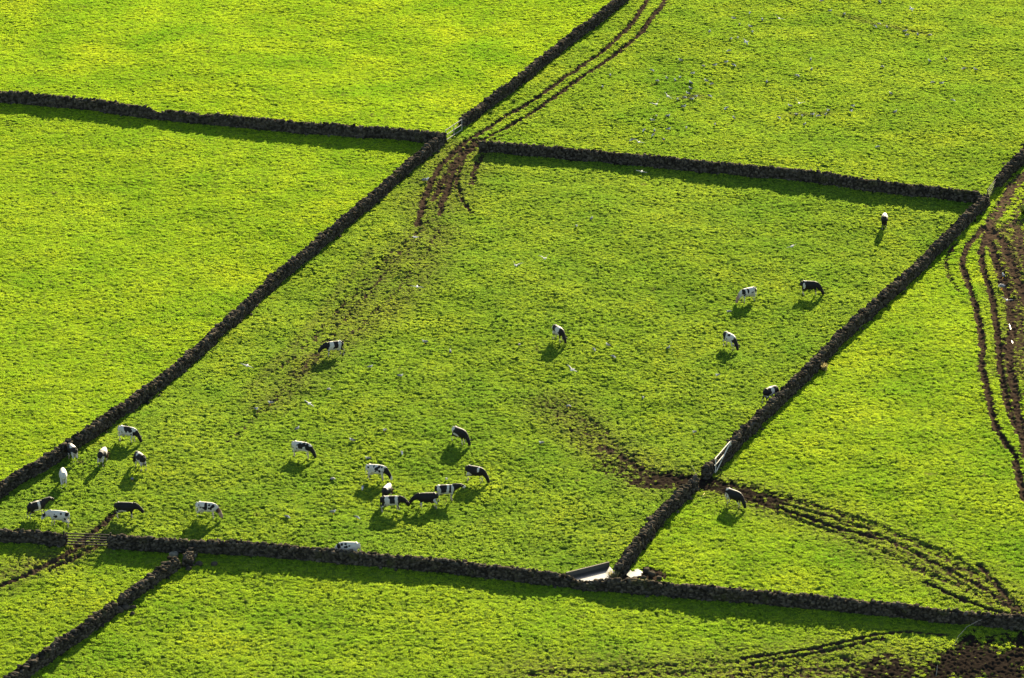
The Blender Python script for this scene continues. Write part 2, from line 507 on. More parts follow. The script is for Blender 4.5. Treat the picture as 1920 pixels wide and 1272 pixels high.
GRM = grass_mat()
tufts = bpy.data.collections.new("grass_tufts")
NT = 6
for k in range(NT):
    V, F = [], []
    nb = 18
    for i in range(nb):
        rr, aa = .16 * math.sqrt(random.random()), random.random() * 6.283
        bx, by = rr * math.cos(aa), rr * math.sin(aa)
        h = random.uniform(.018, .042)
        wd = random.uniform(.011, .022)
        a2 = random.random() * 6.283
        lean = random.uniform(.2, .9) * h
        sx, sy = -math.sin(a2) * wd, math.cos(a2) * wd
        lx, ly = math.cos(a2) * lean, math.sin(a2) * lean
        b0 = len(V)
        V += [(bx - sx, by - sy, -.015), (bx + sx, by + sy, -.015),
              (bx + sx * .9 + lx * .35, by + sy * .9 + ly * .35, h * .62), (bx - sx * .9 + lx * .35, by - sy * .9 + ly * .35, h * .62),
              (bx + lx, by + ly, h)]
        F += [(b0, b0 + 1, b0 + 2, b0 + 3), (b0 + 3, b0 + 2, b0 + 4)]
    me = bpy.data.meshes.new("grass_tuft")
    me.from_pydata(V, [], F)
    me.materials.append(GRM)
    tufts.objects.link(bpy.data.objects.new("grass_tuft", me))

DENS = 36.0
n = int(DENS * (YF - YN - 20) * 2 * 62)
gy = rng.uniform(YN + 12, YF - 8, n)
gx = rng.uniform(-1, 1, n) * 75
k = np.abs(gx) < halfw(gy) - 3
gx, gy = gx[k], gy[k]
gm, gd, gw, gt, gdry = masks(gx, gy)
k = rng.random(len(gx)) > np.clip(gm * 2.2 - .12, 0, .99)
k &= rng.random(len(gx)) < np.clip((tussock(gx, gy) - .2) * 2.6, .15, 1)
gx, gy, gm, gd, gw, gt, gdry = (a[k] for a in (gx, gy, gm, gd, gw, gt, gdry))
bz = bumps(gx, gy, gt, gm, gw)
gzv = low(gx, gy) + bz - gd
tus = tussock(gx, gy)
lush = .5 + .5 * noise(gx / 1.3, gy / 1.6, 41) + .35 * noise(gx / .5, gy / .6, 42)
sc = np.clip(.35 + .3 * lush + .2 * gt + .5 * tus, .35, 1.4) * (1 - .45 * gw) * (1 - .65 * np.clip(gm * 1.6, 0, 1))
rn = np.clip(.5 + .15 * noise(gx / .8, gy / 1.0, 43) + .4 * noise(gx / 5, gy / 8, 44) + rng.normal(0, .2, len(gx)), 0, 1)
me = bpy.data.meshes.new("grass")
me.vertices.add(len(gx))
me.vertices.foreach_set('co', np.c_[gx, gy, gzv].astype(np.float32).ravel())
for an, av in (('tone', gt), ('wear', np.clip(gw * .5, 0, .5)), ('rnd', rn), ('size', sc), ('spin', rng.uniform(0, 6.283, len(gx)))):
    a = me.attributes.new(an, 'FLOAT', 'POINT')
    a.data.foreach_set('value', av.astype(np.float32))
grass = bpy.data.objects.new("grass", me)
COL.objects.link(grass)
grass['kind'] = 'stuff'
tag(grass, "short bright green grass covering all the walled meadows", "grass")
ng = bpy.data.node_groups.new("grass_scatter", 'GeometryNodeTree')
ng.interface.new_socket("Geometry", in_out='INPUT', socket_type='NodeSocketGeometry')
ng.interface.new_socket("Geometry", in_out='OUTPUT', socket_type='NodeSocketGeometry')
gi, go = ng.nodes.new("NodeGroupInput"), ng.nodes.new("NodeGroupOutput")
ci = ng.nodes.new("GeometryNodeCollectionInfo")
ci.inputs['Collection'].default_value = tufts
ci.inputs['Separate Children'].default_value = True
ci.inputs['Reset Children'].default_value = True
ip = ng.nodes.new("GeometryNodeInstanceOnPoints")
ip.inputs['Pick Instance'].default_value = True
def nattr(nm):
    a = ng.nodes.new("GeometryNodeInputNamedAttribute")
    a.data_type = 'FLOAT'
    a.inputs['Name'].default_value = nm
    return next(s for s in a.outputs if s.enabled and s.name == 'Attribute')
cx = ng.nodes.new("ShaderNodeCombineXYZ")
ng.links.new(nattr('spin'), cx.inputs[2])
rv = ng.nodes.new("FunctionNodeRandomValue"); rv.data_type = 'INT'
rv.inputs[4].default_value, rv.inputs[5].default_value = 0, NT - 1
ng.links.new(gi.outputs[0], ip.inputs['Points'])
ng.links.new(ci.outputs[0], ip.inputs['Instance'])
ng.links.new(rv.outputs[2], ip.inputs['Instance Index'])
ng.links.new(cx.outputs[0], ip.inputs['Rotation'])
ng.links.new(nattr('size'), ip.inputs['Scale'])
ng.links.new(ip.outputs[0], go.inputs[0])
md = grass.modifiers.new("scatter", 'NODES')
md.node_group = ng

# ------------------------------------------------------------------ dry stone walls
def stone_mat(name, lo, hi, moss):
    m, nt, out, N = lmat(name)
    L = nt.links.new
    geo = N("ShaderNodeNewGeometry")
    n1 = N("ShaderNodeTexNoise"); sset(n1, Scale=3.0, Detail=6.0, Roughness=.7)
    n2 = N("ShaderNodeTexNoise"); sset(n2, Scale=.7, Detail=5.0, Roughness=.7)
    for nn in (n1, n2):
        L(geo.outputs['Position'], nn.inputs['Vector'])
    c = mixc(N, nt, geo.outputs['Random Per Island'], lo, hi)
    r = ramp(N, [(.35, (.6, .6, .6)), (.7, (1.5, 1.45, 1.35))])
    L(n1.outputs[0], r.inputs[0])
    c = mixc(N, nt, 1.0, c, r.outputs[0], 'MULTIPLY')
    rm = ramp(N, [(.56, (0, 0, 0)), (.70, (moss, moss, moss))])
    L(n2.outputs[0], rm.inputs[0])
    c = mixc(N, nt, rm.outputs[0], c, (.035, .036, .012))
    b = N("ShaderNodeBsdfDiffuse")
    L(c, b.inputs['Color'])
    bp = N("ShaderNodeBump"); sset(bp, Strength=.7, Distance=.04)
    L(n1.outputs[0], bp.inputs['Height']); L(bp.outputs[0], b.inputs['Normal'])
    L(b.outputs[0], out.inputs[0])
    return m

STONE = stone_mat("basalt_drystone", (.012, .0105, .0085), (.056, .048, .037), .7)
STONE_PALE = stone_mat("lichen_grey_boulder", (.07, .062, .05), (.12, .11, .085), .3)

def stones(cen, scl, ang, tilt, amp=.22):
    """many rough stones as one numpy soup"""
    n = len(cen)
    P = np.repeat(ICO_V[None], n, 0)
    # square the stones off a little, then roughen
    P = np.sign(P) * np.abs(P) ** .72
    P = P * (1 + rng.uniform(-amp, amp, (n, len(ICO_V), 1)))
    P = P * scl[:, None, :]
    ct, st = np.cos(tilt)[:, None], np.sin(tilt)[:, None]
    x, z = P[..., 0] * ct - P[..., 2] * st, P[..., 0] * st + P[..., 2] * ct
    ca, sa = np.cos(ang)[:, None], np.sin(ang)[:, None]
    P = np.stack([x * ca - P[..., 1] * sa, x * sa + P[..., 1] * ca, z], -1) + cen[:, None, :]
    F = ICO_F[None] + (np.arange(n) * len(ICO_V))[:, None, None]
    return P.reshape(-1, 3), F.reshape(-1, 3)

def wall(pix, label, h=1.12, wd=.82, dips=(), ends=(0, 0), extra=0):
    P = [g(*p) for p in pix]
    pts, s = resample(P, .25)
    # a hand-laid wall never runs dead straight
    tg = np.gradient(pts, axis=0)
    tg /= np.linalg.norm(tg, axis=1)[:, None]
    nm = np.c_[-tg[:, 1], tg[:, 0]]
    sd0 = random.random() * 500
    pts = pts + nm * (.16 * noise(s / 4 + sd0, s * 0, 51) + .07 * noise(s / 1.3 + sd0, s * 0, 52))[:, None]
    hh = h * (1 + .10 * noise(s / 3.1 + sd0, s * 0, 53) + .07 * noise(s / .9 + sd0, s * 0, 54))
    for (dpx, dw, dd) in dips:
        c = g(*dpx)
        hh = hh - dd * np.exp(-(np.hypot(pts[:, 0] - c[0], pts[:, 1] - c[1]) / dw) ** 2)
    if ends[0]:
        hh *= np.clip(.35 + s / ends[0], 0, 1)
    if ends[1]:
        hh *= np.clip(.35 + (s[-1] - s) / ends[1], 0, 1)
    C, SC, A, T = [], [], [], []
    L = s[-1]
    def put(ss, off, z, sc, rough=.12):
        x, y = np.interp(ss, s, pts[:, 0]), np.interp(ss, s, pts[:, 1])
        nx, ny = np.interp(ss, s, nm[:, 0]), np.interp(ss, s, nm[:, 1])
        px, py = x + nx * off, y + ny * off
        C.append(np.c_[px, py, low(px, py) + z]); SC.append(sc)
        A.append(np.arctan2(-nx, ny) + rng.normal(0, rough, len(ss)))
        T.append(rng.normal(0, rough, len(ss)))
    rows = 6
    for side in (-1, 1):
        for r in range(rows):
            n = max(3, int(L / .25))
            ss = np.clip((np.arange(n) + rng.uniform(0, 1, n)) * L / n, 0, L)
            hl = np.interp(ss, s, hh)
            f = (r + .5) / rows
            off = side * (wd * .5 - .10 - .12 * f) + rng.normal(0, .035, n)
            put(ss, off, hl * f * .92 + rng.normal(0, .03, n),
                np.c_[rng.uniform(.10, .21, n), rng.uniform(.11, .16, n), hl / rows * rng.uniform(.45, .85, n)])
    n = max(4, int(L / .19))
    ss = np.clip((np.arange(n) + rng.uniform(-.2, 1.2, n)) * L / n, 0, L)
    hl = np.interp(ss, s, hh)
    put(ss, rng.normal(0, .15, n), hl * .94 + rng.normal(0, .045, n),
        np.c_[rng.uniform(.08, .26, n), rng.uniform(.12, .30, n), rng.uniform(.06, .14, n)], .4)
    # a few fallen stones at the foot
    n = int(L * .5) + extra
    ss = rng.uniform(0, L, n)
    put(ss, rng.choice([-1, 1], n) * (wd * .5 + np.abs(rng.normal(.05, .16, n))), rng.uniform(.0, .1, n),
        rng.uniform(.08, .19, (n, 3)), .6)
    # end faces
    for e in (0, L):
        n = 12
        hl = np.interp(e, s, hh)
        put(np.full(n, e) + rng.normal(0, .06, n), rng.uniform(-wd * .36, wd * .36, n), rng.uniform(.1, .95, n) * hl,
            np.c_[rng.uniform(.1, .2, n), rng.uniform(.12, .2, n), rng.uniform(.09, .15, n)], .3)
    V, F = stones(np.concatenate(C), np.concatenate(SC), np.concatenate(A), np.concatenate(T))
    # rubble core
    b = len(V)
    cv, cf = [], []
    for i in range(len(pts)):
        z0 = float(low(pts[i, 0], pts[i, 1]))
        for off, z in ((-.33, -.25), (-.20, hh[i] * .86), (.20, hh[i] * .86), (.33, -.25)):
            p = pts[i] + nm[i] * off * wd / .72
            cv.append((p[0], p[1], z0 + z))
    for i in range(len(pts) - 1):
        for a in range(3):
            j = b + i * 4 + a
            cf += [(j, j + 4, j + 5), (j, j + 5, j + 1)]
    e = b + (len(pts) - 1) * 4
    cf += [(b, b + 1, b + 2), (b, b + 2, b + 3), (e, e + 2, e + 1), (e, e + 3, e + 2)]
    o = mk("stone_wall", np.r_[V, np.array(cv)], np.r_[F, np.array(cf)], STONE)
    return tag(o, label, "stone wall", "dry stone walls dividing the meadows")

wall([(-120, 1018), (7, 925), (137, 845), (237, 775), (337, 700), (447, 600), (527, 525), (607, 460), (707, 375), (767, 320), (832, 268)],
     "long dark stone wall running diagonally up the left side of the cow meadow to a wooden gate")
wall([(866, 240), (912, 205), (967, 165), (1017, 125), (1077, 75), (1127, 40), (1185, -8), (1230, -40)],
     "dark stone wall climbing to the top edge beside the twin tyre ruts", dips=[((905, 208), 1.5, .2)])
wall([(-80, 184), (0, 191), (150, 204), (300, 224), (450, 238), (560, 249), (690, 258), (800, 267), (822, 269)],
     "stone wall across the upper left, between the two empty left meadows", h=1.2, dips=[((297, 222), .9, .55), ((375, 230), 1.5, .2)])
wall([(900, 285), (1000, 293), (1130, 305), (1250, 316), (1400, 331), (1520, 342), (1640, 360), (1760, 373), (1835, 382)],
     "stone wall between the cow meadow and the gull meadow, ending beside mud ruts", h=1.22)
wall([(1868, 353), (1890, 332), (1925, 292), (1975, 240)],
     "short piece of stone wall at the right edge above the small slatted gate")
wall([(1848, 384), (1803, 429), (1748, 484), (1659, 568), (1569, 650), (1512, 710), (1462, 758), (1400, 820), (1354, 866), (1323, 897)],
     "long dark stone wall on the right side of the cow meadow, down to the open pale gate", dips=[((1545, 668), 1.0, .15), ((1348, 872), 1.9, .42)])
wall([(1303, 918), (1250, 965), (1210, 1015), (1178, 1055), (1160, 1082)],
     "short stone wall from the muddy gateway down to the water tank")
wall([(205, 1026), (335, 1034), (480, 1040), (640, 1055), (800, 1069), (930, 1084), (1060, 1100), (1100, 1106), (1150, 1108), (1230, 1114), (1400, 1129), (1550, 1142), (1700, 1158), (1800, 1170), (1960, 1182)],
     "long stone wall along the lower edge of the cow meadow, past the water tank to the right", h=1.06, dips=[((1095, 1106), 1.6, .42)], extra=8)
wall([(-60, 1012), (0, 1014), (60, 1017), (122, 1024)],
     "short stone wall at the left edge, ending at the dark barred gate", h=.98)
wall([(362, 1040), (357, 1052), (350, 1064)],
     "low tumbled stub of stone wall among pale boulders below the long wall", h=.8)
wall([(332, 1066), (300, 1086), (265, 1112), (228, 1140)],
     "stone wall piece between two heaps of fallen stones, lower left", h=.95)
wall([(214, 1150), (170, 1184), (100, 1232), (50, 1268), (-20, 1320)],
     "stone wall running down to the bottom left corner", h=1.02)

def boulder(px, py, r, label, mat=STONE, zf=.75, group=None):
    V, F = ico(2)
    V = np.sign(V) * np.abs(V) ** .8
    V = V * (1 + .12 * np.sin(V[:, [1, 2, 0]] * 4 + random.random() * 9).sum(1)[:, None] * .6 + rng.uniform(-.07, .07, (len(V), 1)))
    V = V * np.array([r * random.uniform(.9, 1.25), r * random.uniform(.8, 1.1), r * zf])
    a = random.random() * 6.28
    V = V @ np.array([[math.cos(a), math.sin(a), 0], [-math.sin(a), math.cos(a), 0], [0, 0, 1]])
    o = mk("boulder", V, F, mat)
    p = gz(px, py)
    o.location = (p[0], p[1], p[2] + r * zf * .55)
    return tag(o, label, "boulder", group)

# ------------------------------------------------------------------ timber, metal, water
def wood_mat(name, a, b):
    m, nt, out, N = lmat(name)
    L = nt.links.new
    tc = N("ShaderNodeTexCoord")
    n1 = N("ShaderNodeTexNoise"); sset(n1, Scale=9.0, Detail=6.0, Roughness=.7)
    L(tc.outputs['Object'], n1.inputs['Vector'])
    c = mixc(N, nt, n1.outputs[0], a, b)
    p = N("ShaderNodeBsdfPrincipled"); sset(p, Roughness=.9)
    p.inputs['Specular IOR Level'].default_value = .05
    L(c, p.inputs['Base Color']); L(p.outputs[0], out.inputs[0])
    return m

PALE_WOOD = wood_mat("weathered_pale_timber", (.27, .245, .20), (.46, .43, .36))
GREY_WOOD = wood_mat("grey_weathered_timber", (.12, .11, .10), (.26, .24, .21))
RUST = wood_mat("dark_rusted_steel", (.008, .007, .007), (.025, .020, .017))
STRAW = wood_mat("yellowed_dry_cane", (.30, .26, .08), (.45, .40, .15))
CONC = wood_mat("stained_concrete", (.05, .042, .032), (.11, .092, .07))

def gate(pa, pb, h, rails, name, label, mat, thick=.05, rw=.10, stiles=(0, .5, 1), brace=False, lift=.18, lean=0.0, posts=0):
    a, b = np.array(gz(*pa)), np.array(gz(*pb))
    c = (a + b) / 2
    root = empty(name, c, label, "gate", "field gates")
    d = (b - a)[:2]
    ln = np.hypot(*d); d /= ln
    nrm = np.array([-d[1], d[0]])
    def P(u, z):
        q = (u - .5) * ln * d + nrm * lean * z
        return (q[0], q[1], z + (a[2] + (b[2] - a[2]) * u - c[2]))
    for i in range(rails):
        z = lift + (h - lift) * i / (rails - 1)
        e = random.uniform(-.01, .01)
        mk("rail", *bar(P(0.0, z + e), P(1.0, z - e), thick, rw), mat, root)
    for u in stiles:
        q = np.array(P(u, 0)); t = thick * 1.02
        off = np.array([nrm[0], nrm[1], 0]) * (-t)
        mk("stile", *bar(np.array(P(u, lift - .08)) + off, np.array(P(u, h + .08)) + off, .085, thick), mat, root)
    if brace:
        off = np.array([nrm[0], nrm[1], 0]) * (-thick * 1.05)
        mk("brace", *bar(np.array(P(.04, lift)) + off, np.array(P(.96, h)) + off, thick, .07), mat, root)
    for u in ([-.04, 1.04] if posts else []):
        mk("gate_post", *tube([P(u, -.15), P(u, h * .6), P(u, h + .22)], [.075, .07, .062], 10), mat, root)
    return root

gate((835, 267), (865, 247), 1.3, 3, "wooden_gate", "pale three bay wooden gate in the wall corner beside the upper ruts", GREY_WOOD, thick=.06, rw=.075, brace=False)
gate((1340, 889), (1368, 856), 1.38, 3, "wooden_gate", "pale wooden gate swung open against the right wall above the muddy gateway", PALE_WOOD, thick=.08, rw=.075, stiles=(0, 1), brace=True, lean=.0)
gate((1850, 380), (1866, 358), 1.25, 5, "wooden_gate", "narrow grey slatted gate in the right wall near the upper right corner", RUST, rw=.07, stiles=(0, 1))
gate((124, 1024), (205, 1027), 1.12, 5, "metal_gate", "wide dark metal barred gate across the gap in the lower left wall", RUST, thick=.07, rw=.10, stiles=(0, .45, 1), posts=1)

def water_mat():
    m, nt, out, N = lmat("standing_water")
    L = nt.links.new
    geo = N("ShaderNodeNewGeometry")
    p = N("ShaderNodeBsdfPrincipled")
    sset(p, Roughness=.29, IOR=1.33)
    p.inputs['Base Color'].default_value = (.03, .028, .022, 1)
    n1 = N("ShaderNodeTexNoise"); sset(n1, Scale=4.0, Detail=2.0)
    L(geo.outputs['Position'], n1.inputs['Vector'])
    bp = N("ShaderNodeBump"); sset(bp, Strength=.25, Distance=.02)
    L(n1.outputs[0], bp.inputs['Height']); L(bp.outputs[0], p.inputs['Normal'])
    L(p.outputs[0], out.inputs[0])
    return m
WATER = water_mat()

def slab(poly, z0, z1, inset=.03):
    n = len(poly)
    c = np.mean(poly, 0)
    top = [np.array(p) + (c - np.array(p)) / np.linalg.norm(c - np.array(p)) * inset for p in poly]
    V = [(*p, z0) for p in poly] + [(*p, z1 - inset) for p in poly] + [(*p, z1) for p in top]
    F = []
    for r in range(2):
        for i in range(n):
            F.append((r * n + i, r * n + (i + 1) % n, (r + 1) * n + (i + 1) % n, (r + 1) * n + i))
    F.append(tuple(2 * n + i for i in range(n)))
    F.append(tuple(range(n - 1, -1, -1)))
    return V, F

tA, tB, tC, tD = g(1062, 1090), g(1143, 1070), g(1158, 1087), g(1104, 1108)
zt = float(low(*((tA + tB) / 2)))
tk = empty("water_tank", (*((tA + tB) / 2), zt), "concrete corner water tank where two stone walls meet, full of bright water", "water tank")
o0 = (tA + tB) / 2
dd = (tB - tA) / np.linalg.norm(tB - tA); nn = np.array([-dd[1], dd[0]])
q = [tA - o0, tB - o0, tB - o0 + nn * .13, tA - o0 + nn * .13]
if np.cross(q[1] - q[0], q[2] - q[1]) < 0:
    q = q[::-1]
mk("rim_wall", *slab(q, -.2, .76), CONC, tk)
wp = [tA - o0, tB - o0, tC - o0, tD - o0]
V = [(*p, .36) for p in wp]
mk("water_surface", V, [(3, 2, 1, 0)], WATER, tk)

def puddle(px, py, rx, ry, ang=0, z=.02):
    p = gz(px, py)
    V = [(0, 0, z)]
    n = 26
    ph = [random.random() * 6.28 for _ in range(3)]
    for i in range(n):
        a = 6.2832 * i / n
        r = 1 + .22 * math.sin(2 * a + ph[0]) + .16 * math.sin(3 * a + ph[1]) + .12 * math.sin(5 * a + ph[2])
        x, y = rx * r * math.cos(a), ry * r * math.sin(a)
        V.append((x * math.cos(ang) - y * math.sin(ang), x * math.sin(ang) + y * math.cos(ang), z))
    o = mk("puddle", V, [(0, 1 + i, 1 + (i + 1) % n) for i in range(n)], WATER)
    o.location = p
    o['kind'] = 'structure'
puddle(1184, 1077, .48, .8, 0, .05)
puddle(1197, 1074, .28, .7, .3, .05)
for (a, b, rx, ry, an) in ((1894, 612, .05, .7, .02), (1898, 640, .05, .4, 0)):
    puddle(a, b, rx, ry, an, -.07)

# ------------------------------------------------------------------ cows
def coat_mat():
    m, nt, out, N = lmat("cow_hide")
    L = nt.links.new
    a = N("ShaderNodeAttribute", attribute_name="coat")
    tc = N("ShaderNodeTexCoord")
    n1 = N("ShaderNodeTexNoise"); sset(n1, Scale=6.0, Detail=5.0)
    L(tc.outputs['Object'], n1.inputs['Vector'])
    blk = mixc(N, nt, n1.outputs[0], (.0045, .004, .004), (.012, .010, .009))
    wht = mixc(N, nt, n1.outputs[0], (.23, .205, .165), (.38, .355, .305))
    r = ramp(N, [(.42, (0, 0, 0)), (.58, (1, 1, 1))])
    L(a.outputs['Fac'], r.inputs[0])
    c = mixc(N, nt, r.outputs[0], wht, blk)
    ap = N("ShaderNodeAttribute", attribute_name="tint")
    c = mixc(N, nt, ap.outputs['Fac'], c, (.16, .07, .035))
    p = N("ShaderNodeBsdfPrincipled"); sset(p, Roughness=.75)
    p.inputs['Specular IOR Level'].default_value = .12
    L(c, p.inputs['Base Color']); L(p.outputs[0], out.inputs[0])
    return m
COAT = coat_mat()

POSES = {  # neck/head chain in the cow's own plane: (x, z) from shoulder to muzzle
    'graze': [(.60, 1.08), (.84, .93), (1.03, .73), (1.15, .57), (1.27, .32), (1.34, .13)],
    'low':   [(.62, 1.14), (.88, 1.08), (1.10, .98), (1.26, .86), (1.42, .66), (1.52, .50)],
    'level': [(.62, 1.16), (.88, 1.22), (1.10, 1.28), (1.28, 1.32), (1.50, 1.22), (1.66, 1.13)],
    'up':    [(.62, 1.18), (.84, 1.32), (1.02, 1.48), (1.14, 1.60), (1.36, 1.52), (1.54, 1.43)],
}

def cow(px, py, head, pose, base, patches, label, yaw=0., size=1., brown_head=0., seed=0):
    rs = random.Random(seed * 13 + 5)
    parts = []
    T = [(-.90, 1.20, .10, .10), (-.84, 1.14, .24, .22), (-.70, 1.09, .32, .28), (-.45, 1.03, .39, .31), (-.15, .985, .435, .36), (.15, .985, .435, .35),
         (.42, 1.01, .41, .30), (.62, 1.03, .37, .26), (.76, 1.04, .28, .19), (.85, 1.03, .13, .10)]
    parts.append(tube([(x, 0, z) for x, z, _, _ in T], [(wy, hz) for _, _, hz, wy in T], 16))
    ch = POSES[pose]
    def yw(x, z, f):
        a = yaw * f
        dx = x - .55
        return (.55 + dx * math.cos(a), dx * math.sin(a), z)
    pts = [yw(x, z, min(1, .25 + .2 * i)) for i, (x, z) in enumerate(ch)]
    parts.append(tube(pts, [(.19, .33), (.16, .29), (.14, .22), (.155, .17), (.125, .16), (.11, .11)], 12))
    # ears
    pt, pm = np.array(pts[3]), np.array(pts[5])
    ax = (pm - pt) / np.linalg.norm(pm - pt)
    sdv = np.cross(ax, (0, 0, 1.0)); sdv /= np.linalg.norm(sdv)
    upv = np.cross(sdv, ax)
    for s in (-1, 1):
        e0 = pt + sdv * s * .09 + upv * .05
        parts.append(tube([e0, e0 + sdv * s * .13 + upv * .01, e0 + sdv * s * .25 - upv * .03], [(.035, .045), (.04, .08), (.015, .03)], 8))
    st = [rs.uniform(-.12, .12) for _ in range(4)]
    if abs(st[0] - st[1]) < .09: st[0] += .1
    if abs(st[2] - st[3]) < .09: st[3] -= .12
    for s, d in ((-1, st[0]), (1, st[1])):
        y = s * .17
        parts.append(tube([(.50, y * .85, 1.0), (.52, y, .74), (.50 + d * .5, y, .44), (.49 + d, y, .38), (.50 + d, y, .13), (.53 + d, y, .07), (.55 + d, y, -.03)],
                          [(.10, .18), (.085, .12), (.058, .062), (.06, .065), (.042, .045), (.055, .058), (.06, .07)], 10, flat=(0, 1, 0)))
    for s, d in ((-1, st[2]), (1, st[3])):
        y = s * .19
        parts.append(tube([(-.58, y * .8, 1.0), (-.52 + d * .2, y, .76), (-.68 + d * .6, y, .54), (-.74 + d, y, .46), (-.70 + d, y, .16), (-.67 + d, y, .08), (-.64 + d, y, -.03)],
                          [(.13, .24), (.11, .18), (.065, .09), (.06, .07), (.045, .05), (.055, .058), (.06, .07)], 10, flat=(0, 1, 0)))
    parts.append(tube([(-.64, 0, .60), (-.54, 0, .55), (-.36, 0, .55), (-.24, 0, .62)], [(.07, .07), (.15, .14), (.15, .13), (.05, .05)], 10))
    sw = rs.uniform(-.06, .06)
    parts.append(tube([(-.82, 0, 1.32), (-.92, 0, 1.30), (-.965, sw * .3, 1.15), (-.955, sw * .7, .85), (-.95, sw, .62), (-.95, sw, .42)],
                      [.05, .042, .036, .034, .055, .025], 8))
    # hip bones and withers
    parts.append(tube([(-.66, -.20, 1.30), (-.62, -.1, 1.385), (-.62, .1, 1.385), (-.66, .20, 1.30)], [.05, .055, .055, .05], 8))
    V, F = merge(parts)
    o = mk("cow", V, F, COAT)
    rm = o.modifiers.new("skin", 'REMESH'); rm.mode = 'VOXEL'; rm.voxel_size = .03
    sm = o.modifiers.new("smooth", 'SMOOTH'); sm.iterations = 4; sm.factor = .5
    dg = bpy.context.evaluated_depsgraph_get()
    me = bpy.data.meshes.new_from_object(o.evaluated_get(dg))
    o.modifiers.clear()
    old = o.data
    o.data = me
    bpy.data.meshes.remove(old)
    me.name = "cow"
    nv = len(me.vertices)
    co = np.empty(nv * 3, np.float32); me.vertices.foreach_get('co', co)
    co = co.reshape(-1, 3).astype(float)
    x, y, z = co.T
    nz = noise(x * 3.2 + seed * 7.3, z * 3.2 + y * 2.6, 61) * .75 + noise(x * 8 + seed, z * 8 + y * 5, 62) * .25
    coat = np.full(nv, 0.0 if base == 'W' else 1.0)
    if base == 'W' and patches:
        patches = patches + [(rs.uniform(-.7, .6), rs.uniform(.75, 1.3), rs.uniform(.04, .10), rs.uniform(.04, .10), rs.choice((-1, 1)), 1.) for _ in range(9)]
    for (cx_, cz_, rx, rz, sd, v) in patches:
        d = np.sqrt(((x - cx_) / rx) ** 2 + ((z - cz_) / rz) ** 2) + nz * .55
        mask = np.clip((1.15 - d) / .16, 0, 1)
        if sd:
            mask = mask * (y * sd > -.02)
        coat = coat * (1 - mask) + v * mask
    # white stockings and pale udder, white tail switch
    leg = np.clip((.50 + nz * .3 - z) / .06, 0, 1) * (np.abs(y) < .5) * (x < .75) * .85
    coat = coat * (1 - leg)
    tint = np.zeros(nv)
    ud = np.exp(-(((x + .43) / .2) ** 2 + ((z - .6) / .1) ** 2 + (y / .16) ** 2))
    tint += .35 * np.clip(ud * 1.6, 0, 1)
    tint += .35 * np.clip((.5 - z) / .3, 0, 1) * (x < .8) + .3 * np.clip((.09 - z) / .05, 0, 1) * (x < .8)
    if brown_head:
        hd = np.clip((x - .98) / .2, 0, 1) * brown_head
        tint = np.maximum(tint, hd)
    for an, av in (('coat', coat), ('tint', np.clip(tint, 0, 1))):
        a = me.attributes.new(an, 'FLOAT', 'POINT')
        a.data.foreach_set('value', av.astype(np.float32))
    me.polygons.foreach_set('use_smooth', np.ones(len(me.polygons), bool))
    p = gz(px, py)
    o.location = (p[0], p[1], p[2] + .05)
    o.rotation_euler = (0, 0, R(head))
    o.scale = (size,) * 3
    return tag(o, label, "cow", "dairy cows in the walled meadows")

HEADB = (1.25, .5, .34, .55, 0, 1.)        # black head on a grazing cow
NECKB = (.98, .82, .32, .34, 0, 1.)
HEADL = (1.35, 1.1, .42, .5, 0, 1.)
cow(240, 829, -24, 'graze', 'W', [HEADB, NECKB, (.02, 1.32, .30, .22, 0, 1.), (.38, 1.15, .18, .22, 0, 1.)],
    "white cow with a black saddle patch and black head, topmost of the lower left cows", seed=1)
cow(136, 864, 115, 'graze', 'B', [(-.1, 1.45, .35, .16, 0, 0.), (-.75, .75, .3, .25, 0, 0.)],
    "dark cow with white streaked back seen from behind, close against the left wall", seed=2)
cow(193, 872, 78, 'graze', 'B', [(.35, 1.3, .4, .35, 0, 0.), (-.65, .72, .3, .28, 0, 0.)], brown_head=.6,
    label="white shouldered cow with brown and a black rump, seen from behind", seed=3)
cow(263, 879, 118, 'graze', 'B', [(-.3, .72, .5, .22, 0, 0.), (.1, 1.4, .14, .2, 0, 0.)],
    label="black cow with white belly seen from behind, below the saddle patched cow", seed=4)
cow(119, 911, 98, 'graze', 'W', [], "all white cow seen from behind, near the lower end of the left wall", seed=5)
cow(70, 970, 38, 'level', 'B', [(.05, 1.25, .13, .5, 0, 0.), (-.2, .7, .3, .12, 0, 0.)],
    "mostly black cow with raised head and white saddle stripe, leftmost of all", seed=6)
cow(111, 988, 166, 'low', 'W', [(-.78, 1.2, .14, .18, 0, 1.), (.3, 1.2, .1, .1, -1, 1.), (.1, 1.0, .1, .09, 1, 1.), (-.3, 1.25, .08, .08, 0, 1.), (1.3, .95, .14, .2, 0, 1.)],
    label="white cow facing left with dark tail head, just behind the metal gate", seed=7)
cow(236, 972, -6, 'low', 'B', [(-.2, .68, .4, .10, 0, 0.)], "all black cow with white stockings standing above the metal gate track", seed=8)
cow(388, 972, -14, 'graze', 'W', [(.0, 1.1, .14, .3, 0, 1.), (.45, 1.0, .1, .15, 0, 1.), (.62, 1.15, .12, .15, 0, 1.), (.3, 1.25, .08, .08, 0, 1.), (1.05, .8, .18, .2, 0, 1.)], brown_head=.75,
    label="black flecked white cow with brown face, grazing alone above the lower wall", seed=9)
cow(566, 858, -24, 'graze', 'W', [HEADB, NECKB, (.0, 1.1, .26, .22, 0, 1.), (.3, 1.25, .22, .15, 0, 1.), (.62, 1.1, .16, .3, 0, 1.)],
    "white rumped cow with black forequarters and head, grazing apart in the lower middle", seed=10)
